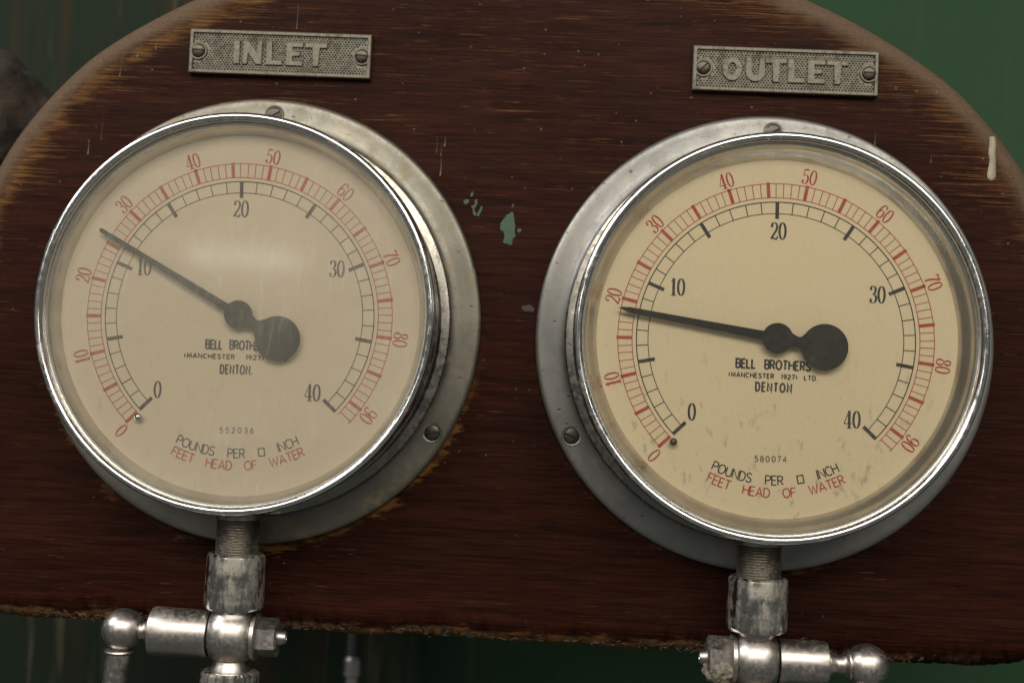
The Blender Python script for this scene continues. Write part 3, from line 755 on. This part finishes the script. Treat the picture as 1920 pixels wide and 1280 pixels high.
    P += [(-dist_ + wr * math.cos(t), wr * math.sin(t)) for t in [.45 + (2 * PI - .9) * i / 40 for i in range(41)]]
    P += [(-hub - 3.3, -wst - .3), (-hub - 2.4, -wst), (-hub - 1.5, -wst - .15)]
    P += [(hub * math.cos(t), -hub * math.sin(t)) for t in [a0 + .1 + (PI - .50 - a0 - .1) * i / 16 for i in range(16, -1, -1)]]
    P += [(hub * .96, -hw0)]
    if L_: P += [(ln - .6, -hw1)]
    else: P += [(ln - 4.5, -hw1)]
    bm = bmesh.new(); prism(bm, P, 39.0, 39.9, .12)
    nd = finish('needle', bm, nm, g, angle=25); nd.rotation_euler = (0, -math.radians(needle_deg), 0)
    bm = bmesh.new()
    if L_: lathe(bm, [(3.7, 39.8), (3.6, 40.6), (3.1, 41.0), (1.6, 41.1), (1.3, 40.8), (0, 40.8)], n=40)
    else: lathe(bm, [(3.0, 39.8), (2.7, 40.1), (0, 40.2)], n=40)
    finish('hub_cap', bm, nm, nd)
    bm = bmesh.new(); lathe(bm, [(1.2, HD - .5), (1.2, 39.2)], n=20); finish('spindle', bm, MAT['brass'], nd)
    if L_:   # small dark nick in the plating of the rim
        for (dg, sz, hh) in ((170.5, 1.5, 46.2), (198.0, .8, 46.8)):
            bm = bmesh.new(); bmesh.ops.create_icosphere(bm, subdivisions=2, radius=1)
            t_ = math.radians(dg)
            for vv in bm.verts:
                k_ = 1 + .3 * noise.noise(vv.co * 2.0)
                vv.co = Vector(((83.35 + vv.co.x * .55 * k_) * math.cos(t_) , -(hh + vv.co.y * 1.1 * k_), (83.35) * math.sin(t_) + vv.co.z * sz * k_)) * MM
            finish('rim_nick', bm, SLOT, g)
    else:    # dried grime along the outside of the rim
        bm = bmesh.new(); n_ = 90; rr_ = []
        for i in range(n_ + 1):
            t_ = math.radians(84 - 58 * i / n_); k_ = max(.12, .75 + 1.0 * noise.fractal(Vector((i * .16, 2, 0)), 1, 2, 4)) * min(1, i / 8, (n_ - i) / 8) + .05
            c_ = Vector((math.cos(t_), 0, math.sin(t_))) * 84.1 * s
            rr_.append([bm.verts.new((c_ + Vector((math.cos(t_), 0, math.sin(t_))) * math.cos(u_) * k_ * .9 + Vector((0, 1, 0)) * (-41.5 + math.sin(u_) * 2.6 * k_)) * MM) for u_ in [2 * PI * q_2 / 10 for q_2 in range(10)]])
        for A_, B_ in zip(rr_, rr_[1:]):
            for i in range(10): j = (i + 1) % 10; bm.faces.new((A_[i], A_[j], B_[j], B_[i]))
        finish('grime', bm, m_simple('dried_grime', (.05, .04, .028), (.12, .10, .075), 500, .8), g, angle=80)
    # fixing screws on the flange
    for (x, z, sl) in (((80.8, -46.7, .05), (2.6, 92.4, .6), (-82, -46, .3)) if L_ else ((-82.3, -44.8, -.35), (.6, 92.6, .5), (80, -43, .2))):
        bm = bmesh.new(); lathe(bm, [(4.6, 4.35), (4.3, 4.75), (3.7, 4.6), (3.6, 4.2)], org=(x * s, 0, z * s), n=32)
        finish('screw_seat', bm, fl, g)
        slotted(g, x * s, z * s, 4.4, 3.5, MAT['iron'], sl, dome=.7)
    # threaded connection below the case
    bm = bmesh.new(); prof = []
    z = -80.0 if True else 0
    prof += [(9.6, z + 3), (9.7, z - 6.5)]
    zz = z - 6.5
    while zz > -102.5:
        prof += [(9.35, zz), (8.7, zz - .55), (9.35, zz - 1.1)]; zz -= 1.15
    prof = [(r, h) for r, h in prof]
    lathe(bm, prof, 'z', (1.9 if L_ else -2.2, -26, 0), n=72)
    finish('threaded_neck', bm, MAT['thread'], g)
    return g
gauge('L', -123.2, 4.9, 1.0, 'inlet gauge with needle near 11 pounds, under the INLET plate', 148.7 + 2.55, 2.0, .6, (-.2, .2))
gauge('R', 102.3, 4.8, 1.008, 'outlet gauge with needle near 8 pounds, under the OUTLET plate', 170.0 + 1.6, 1.3, .9, (.1, .1))

# ---------------------------------------------------------------- pipe valves below the gauges
def hexprism(bm, x0, x1, af, org, rot=.3, cham=.8):
    R6 = af / 2 / math.cos(PI / 6); oy, oz = org
    lev = [(x0, R6), (x1 - math.copysign(cham, x1 - x0), R6), (x1, R6 * .86)]
    rs = []
    for x, r in lev: rs.append([bm.verts.new((x * MM, (oy + r * math.cos(rot + i * PI / 3)) * MM, (oz + r * math.sin(rot + i * PI / 3)) * MM)) for i in range(6)])
    for A, B in zip(rs, rs[1:]):
        for i in range(6): j = (i + 1) % 6; bm.faces.new((A[i], A[j], B[j], B[i]))
    bm.faces.new(rs[0]); bm.faces.new(rs[-1])
def tube(bm, path, radii, n=28):
    P = cat(path, k=6); Rr = cat([(r, 0, 0) for r in radii], k=6); rings_ = []
    for i, p_ in enumerate(P):
        t = (P[min(i + 1, len(P) - 1)] - P[max(i - 1, 0)]).normalized()
        a = Vector((0, 1, 0)); b = t.cross(a).normalized(); a = b.cross(t).normalized()
        rings_.append([bm.verts.new((p_ + (a * math.cos(2 * PI * k / n) + b * math.sin(2 * PI * k / n)) * Rr[i].x) * MM) for k in range(n)])
    for A, B in zip(rings_, rings_[1:]):
        for i in range(n): j = (i + 1) % n; bm.faces.new((A[i], A[j], B[j], B[i]))
    bm.faces.new(rings_[0]); bm.faces.new(rings_[-1])
NI = MAT['nickel']
def valve(cx, zg, m, label, coup_top, coup_bot, crc, rgl, barrel, neck, ball, rball, nut, left):
    """m = -1: handle ball to the left. All mm, origin on the pipe's axis at the middle of the globe."""
    v = thing('gauge_valve', label, 'valve', (cx * MM, -.026, zg * MM), 'small nickel valves under the gauges')
    ct, cb_ = coup_top - zg, coup_bot - zg
    bm = bmesh.new()
    lathe(bm, [(9.4, ct - .8), (10.6, ct + .1), (crc - .9, ct), (crc - .1, ct - .7), (crc + .05, ct - 1.6), (crc + .25, cb_ + 4), (crc + .2, cb_ + 1.4), (crc - .5, cb_ + .3), (crc - 1.8, cb_), (7.5, cb_ + .1)], 'z', n=96)
    finish('coupling_nut', bm, MAT['coupling'], v)
    # globe with necks
    bm = bmesh.new()
    prof = [(7.8, cb_ + 1.0), (8.0, cb_ - .8), (9.2, cb_ - 1.6)]
    a0 = math.asin(min(.93, (cb_ - 1.6) / rgl)) - .12
    prof = [(8.4, cb_ + 1.0), (8.4, cb_ - .6)]
    for i in range(0, 21):
        a = a0 - (a0 + .98) * i / 20
        prof.append((rgl * math.cos(a), rgl * math.sin(a)))
    prof += [(7.4, -rgl * .83 - 1.5), (8.4, -rgl * .83 - 3.4), (8.6, -rgl * .83 - 5.0), (8.6, -rgl * .83 - 7)]
    lathe(bm, prof, 'z', n=72); finish('globe_body', bm, NI, v, angle=50)
    # lower union
    zl = -rgl * .83 - 5.0
    bm = bmesh.new()
    lathe(bm, [(8.0, zl + .6), (11.2, zl + .7), (12.2, zl - .2), (12.3, zl - 14), (11.6, zl - 18), (8, zl - 18)], 'z', n=120, wob=lambda t, h: .16 * math.cos(t * 30))
    finish('union_nut', bm, MAT['coupling'], v)
    bm = bmesh.new(); lathe(bm, [(8.2, zl - 17), (8.2, zl - 70)], 'z', n=40); finish('pipe', bm, NI, v)
    # barrel
    bm = bmesh.new(); x0, x1, r0, r1 = barrel
    lathe(bm, [(r0 * .94, m * x0), (r0, m * (x0 + 1.5)), (r1, m * (x1 - 1.0)), (r1 - .35, m * (x1 - .25)), (r1 - 1.4, m * x1), (0, m * x1)], 'x', n=72); finish('barrel', bm, NI, v)
    # neck
    bm = bmesh.new(); nx0, nx1 = neck
    q = [tuple(p_) for p_ in cat([(r1 * .62, m * (nx0 - .8)), (5.3, m * (nx0 + .6)), (4.0, m * (nx0 * .45 + nx1 * .55)), (4.4, m * nx1), (6.2, m * (nx1 + 1.6)), (6.6, m * (nx1 + 2.3)), (6.0, m * (nx1 + 3.0))], k=4)]
    lathe(bm, q, 'x', n=56); finish('lever_neck', bm, NI, v)
    # ball and lever
    bm = bmesh.new(); lathe(bm, [(rball * math.sin(a), rball * math.cos(a)) for a in [PI * i / 24 for i in range(25)]], 'z', (m * ball, 0, 0), n=56); finish('lever_ball', bm, NI, v)
    bm = bmesh.new(); bx = m * ball
    lathe(bm, [(4.4, -rball + 1.2), (6.3, -rball + .2), (6.5, -rball - .4), (6.1, -rball - 1.1), (5.2, -rball - 1.6)], 'z', (bx - 1.0 * 1, 0, 0), n=48); finish('lever_collar', bm, NI, v)
    bm = bmesh.new()
    tube(bm, [(bx - 1.2, 0, -rball + .5), (bx - 1.2, 0, -rball - 3), (bx - 1.0 + (m * 1.2), 0, -rball - 8), (bx + m * 3.2, 1, -rball - 16), (bx + m * 7, 2, -rball - 30), (bx + m * 10, 3, -rball - 44)], [5.7, 5.5, 4.9, 4.9, 5.4, 4.2]); finish('lever', bm, NI, v)
    # nut on the far side
    n0, n1, n2, af = nut
    bm = bmesh.new(); lathe(bm, [(7.5, -m * (n0 - 3)), (10.0, -m * (n0 - 2.2)), (10.1, -m * (n0 - .6)), (9.4, -m * n0), (6, -m * n0)], 'x', n=56); finish('washer', bm, NI, v)
    bm = bmesh.new(); hexprism(bm, -m * n0, -m * n1, af, (0, 0), .50); nut_o = finish('hexagon_nut', bm, NI, v, angle=25)
    bm = bmesh.new(); lathe(bm, [(3.4, -m * (n1 - 1)), (3.4, -m * (n1 + .8)), (2.6, -m * n2), (1.6, -m * n2), (1.2, -m * (n2 - .6)), (0, -m * (n2 - .6))], 'x', n=32); finish('stud_end', bm, NI, v)
    return v
vL = valve(-121.5, -131.0, -1, 'left valve with polished globe and lever ball pointing left below the inlet gauge', -96.3, -119.9, 12.3, 12.6, (9.5, 34.4, 9.9, 10.4), (34.8, 39.2), 46.9, 8.9, (11.5, 20.2, 23.2, 14.2), True)
vR = valve(100.1, -129.8, 1, 'right valve with crusty hexagon nut and lever ball pointing right below the outlet gauge', -95.2, -117.8, 12.4, 12.2, (9.5, 29.8, 9.3, 9.1), (30.2, 36.6), 46.3, 9.1, (10.8, 20.6, 23.4, 16.2), False)
# scale deposit on the right nut
bm = bmesh.new()
bmesh.ops.create_icosphere(bm, subdivisions=5, radius=1)
for vv in bm.verts:
    d = vv.co.normalized(); q = Vector((d.x * 7.2, d.y * 7.6, d.z * 6.4))
    q += d * (noise.fractal(d * 2.2, 1.0, 2.1, 5) * 1.5)
    vv.co = (q + Vector((-14.6, -2.2, -4.2))) * MM
o = finish('scale_deposit', bm, MAT['crust'], vR, angle=80)

# ---------------------------------------------------------------- name plates
def nameplate(word, cx, cz, W, H, letters, lh, scr, label, rot):
    g = thing('name_plate', label, 'plate', (cx * MM, 0, cz * MM), 'cast name plates screwed above the gauges', (0, rot, 0))
    m = MAT['plate']
    hw, hh = W / 2, H / 2; b = 1.9
    bm = bmesh.new(); prism(bm, [(-hw, -hh), (hw, -hh), (hw, hh), (-hw, hh)], .3, 2.4, .25); finish('plate_base', bm, m, g, angle=25)
    # raised rim as one frame
    bm = bmesh.new(); rr = []
    for (a, c, h) in ((hw - .02, hh - .02, 2.2), (hw - .05, hh - .05, 3.0), (hw - .4, hh - .4, 3.35), (hw - b + .3, hh - b + .3, 3.35), (hw - b - .15, hh - b - .15, 2.3)):
        rr.append([bm.verts.new((x * MM, -h * MM, z * MM)) for x, z in ((-a, -c), (a, -c), (a, c), (-a, c))])
    for A, B in zip(rr, rr[1:]):
        for i in range(4): j = (i + 1) % 4; bm.faces.new((A[i], A[j], B[j], B[i]))
    finish('rim', bm, m, g, angle=25)
    # bosses round the screws
    for sx, sl in scr:
        bm = bmesh.new(); lathe(bm, [(4.15, 2.2), (4.1, 3.0), (3.9, 3.30), (3.3, 3.30), (3.2, 2.6)], org=(sx, 0, 0), n=40)
        finish('boss', bm, m, g)
        slotted(g, sx, .2, 3.2, 3.0, MAT['brass'], sl, dome=.9)
    # stippled ground: tiny pyramids
    v = []; f = []; px = 1.4; pz = 1.3; row = 0
    z = -hh + b + .5
    blocked = []
    while z < hh - b - .4:
        x = -hw + b + .5 + (px / 2 if row % 2 else 0)
        while x < hw - b - .4:
            if all((x - sx) ** 2 + z * z > 24 for sx, _ in scr):
                a = .64 * random.uniform(.85, 1.05); hh_ = 2.38 + random.uniform(.55, .8); bb = len(v)
                jx, jz = random.uniform(-.06, .06), random.uniform(-.06, .06)
                v += [((x - a) * MM, -.00238, z * MM), (x * MM, -.00238, (z - a * .86) * MM), ((x + a) * MM, -.00238, z * MM), (x * MM, -.00238, (z + a * .86) * MM), ((x + jx) * MM, -hh_ * MM, (z + jz) * MM)]
                f += [(bb, bb + 1, bb + 4), (bb + 1, bb + 2, bb + 4), (bb + 2, bb + 3, bb + 4), (bb + 3, bb, bb + 4)]
            x += px
        z += pz * .5 * 1.0 if False else pz * .78; row += 1
    st = raw('stipple', v, f, m, g); st['kind'] = 'stuff'
    # raised letters
    def outline(c, w_):
        w_ /= 2; k = lh / 2; t = 1.38; u_ = 1.9     # half stem, bar thickness
        if c == 'I': return [[(-t - .1, -k), (t + .1, -k), (t, 0), (t + .1, k), (-t - .1, k), (-t, 0)]]
        if c == 'T': return [[(-w_, k), (-w_, k - 2.4), (-t, k - u_), (-t, -k), (t, -k), (t, k - u_), (w_, k - 2.4), (w_, k)]]
        if c == 'L': return [[(-w_, k), (-w_ + 2.7, k), (-w_ + 2.7, -k + u_), (w_, -k + 2.5), (w_, -k), (-w_, -k)]]
        if c == 'E': return [[(-w_, k), (w_, k), (w_, k - 2.4), (-w_ + 2.7, k - u_), (-w_ + 2.7, .95), (w_ - 1.3, .95), (w_ - 1.3, -.85), (-w_ + 2.7, -.85), (-w_ + 2.7, -k + u_), (w_, -k + 2.4), (w_, -k), (-w_, -k)]]
        if c == 'N': return [[(-w_, -k), (-w_, k), (-w_ + 2.7, k), (w_ - 2.2, -k + 4.6), (w_ - 2.2, k), (w_, k), (w_, -k), (w_ - 2.6, -k), (-w_ + 2.2, k - 4.8), (-w_ + 2.2, -k)]]
        return None
    for c, x, w_ in letters:
        bm = bmesh.new(); P = outline(c, w_)
        if P: prism(bm, [(x + a, b_) for a, b_ in P[0]], 2.2, 3.2, .22)
        elif c == 'O':
            n = 40; a_, k = w_ / 2, lh / 2; rs = []
            for ro, ho in ((0, 2.2), (0, 3.0), (.22, 3.2), (2.45, 3.2), (2.7, 3.0), (2.7, 2.2)):
                rs.append([bm.verts.new(((x + (a_ - ro) * math.cos(2 * PI * i / n)) * MM, -ho * MM, (k - ro) * math.sin(2 * PI * i / n) * MM)) for i in range(n)])
            for A, B in zip(rs, rs[1:]):
                for i in range(n): j = (i + 1) % n; bm.faces.new((A[i], A[j], B[j], B[i]))
        elif c == 'U':
            a_, k = w_ / 2 - 1.3, lh / 2 - 1.3
            Pc = [(-a_, lh / 2)] + [(-a_, -k + a_ + 1)] + [(a_ * math.cos(t), -k + a_ + (a_) * math.sin(t)) for t in [PI + PI * i / 14 for i in range(15)]] + [(a_, lh / 2)]
            L2, R2 = ribbon(Pc, 2.6); prism(bm, [(x + q.x, q.y) for q in L2] + [(x + q.x, q.y) for q in reversed(R2)], 2.2, 3.2, .2)
        finish('letter', bm, m, g, angle=25)
    return g
nameplate('INLET', -119.9, 125.9, 83.0, 20.2, [('I', -19.8, 3), ('N', -12.6, 8.8), ('L', -2.6, 7.6), ('E', 6.6, 7.8), ('T', 16.4, 10)], 10.8,
          [(-37.4, -.02), (37.3, -.02)], 'grey cast plate reading INLET, above the left gauge', 0.0)
nameplate('OUTLET', 107.7, 126.4, 82.4, 20.2, [('O', -23.6, 8.9), ('U', -13.4, 8.6), ('T', -4.2, 9.4), ('L', 4.9, 7.6), ('E', 13.7, 7.8), ('T', 23.0, 9.6)], 10.8,
          [(-36.5, .75), (37.0, -.04)], 'grey cast plate reading OUTLET, above the right gauge', 0.0)
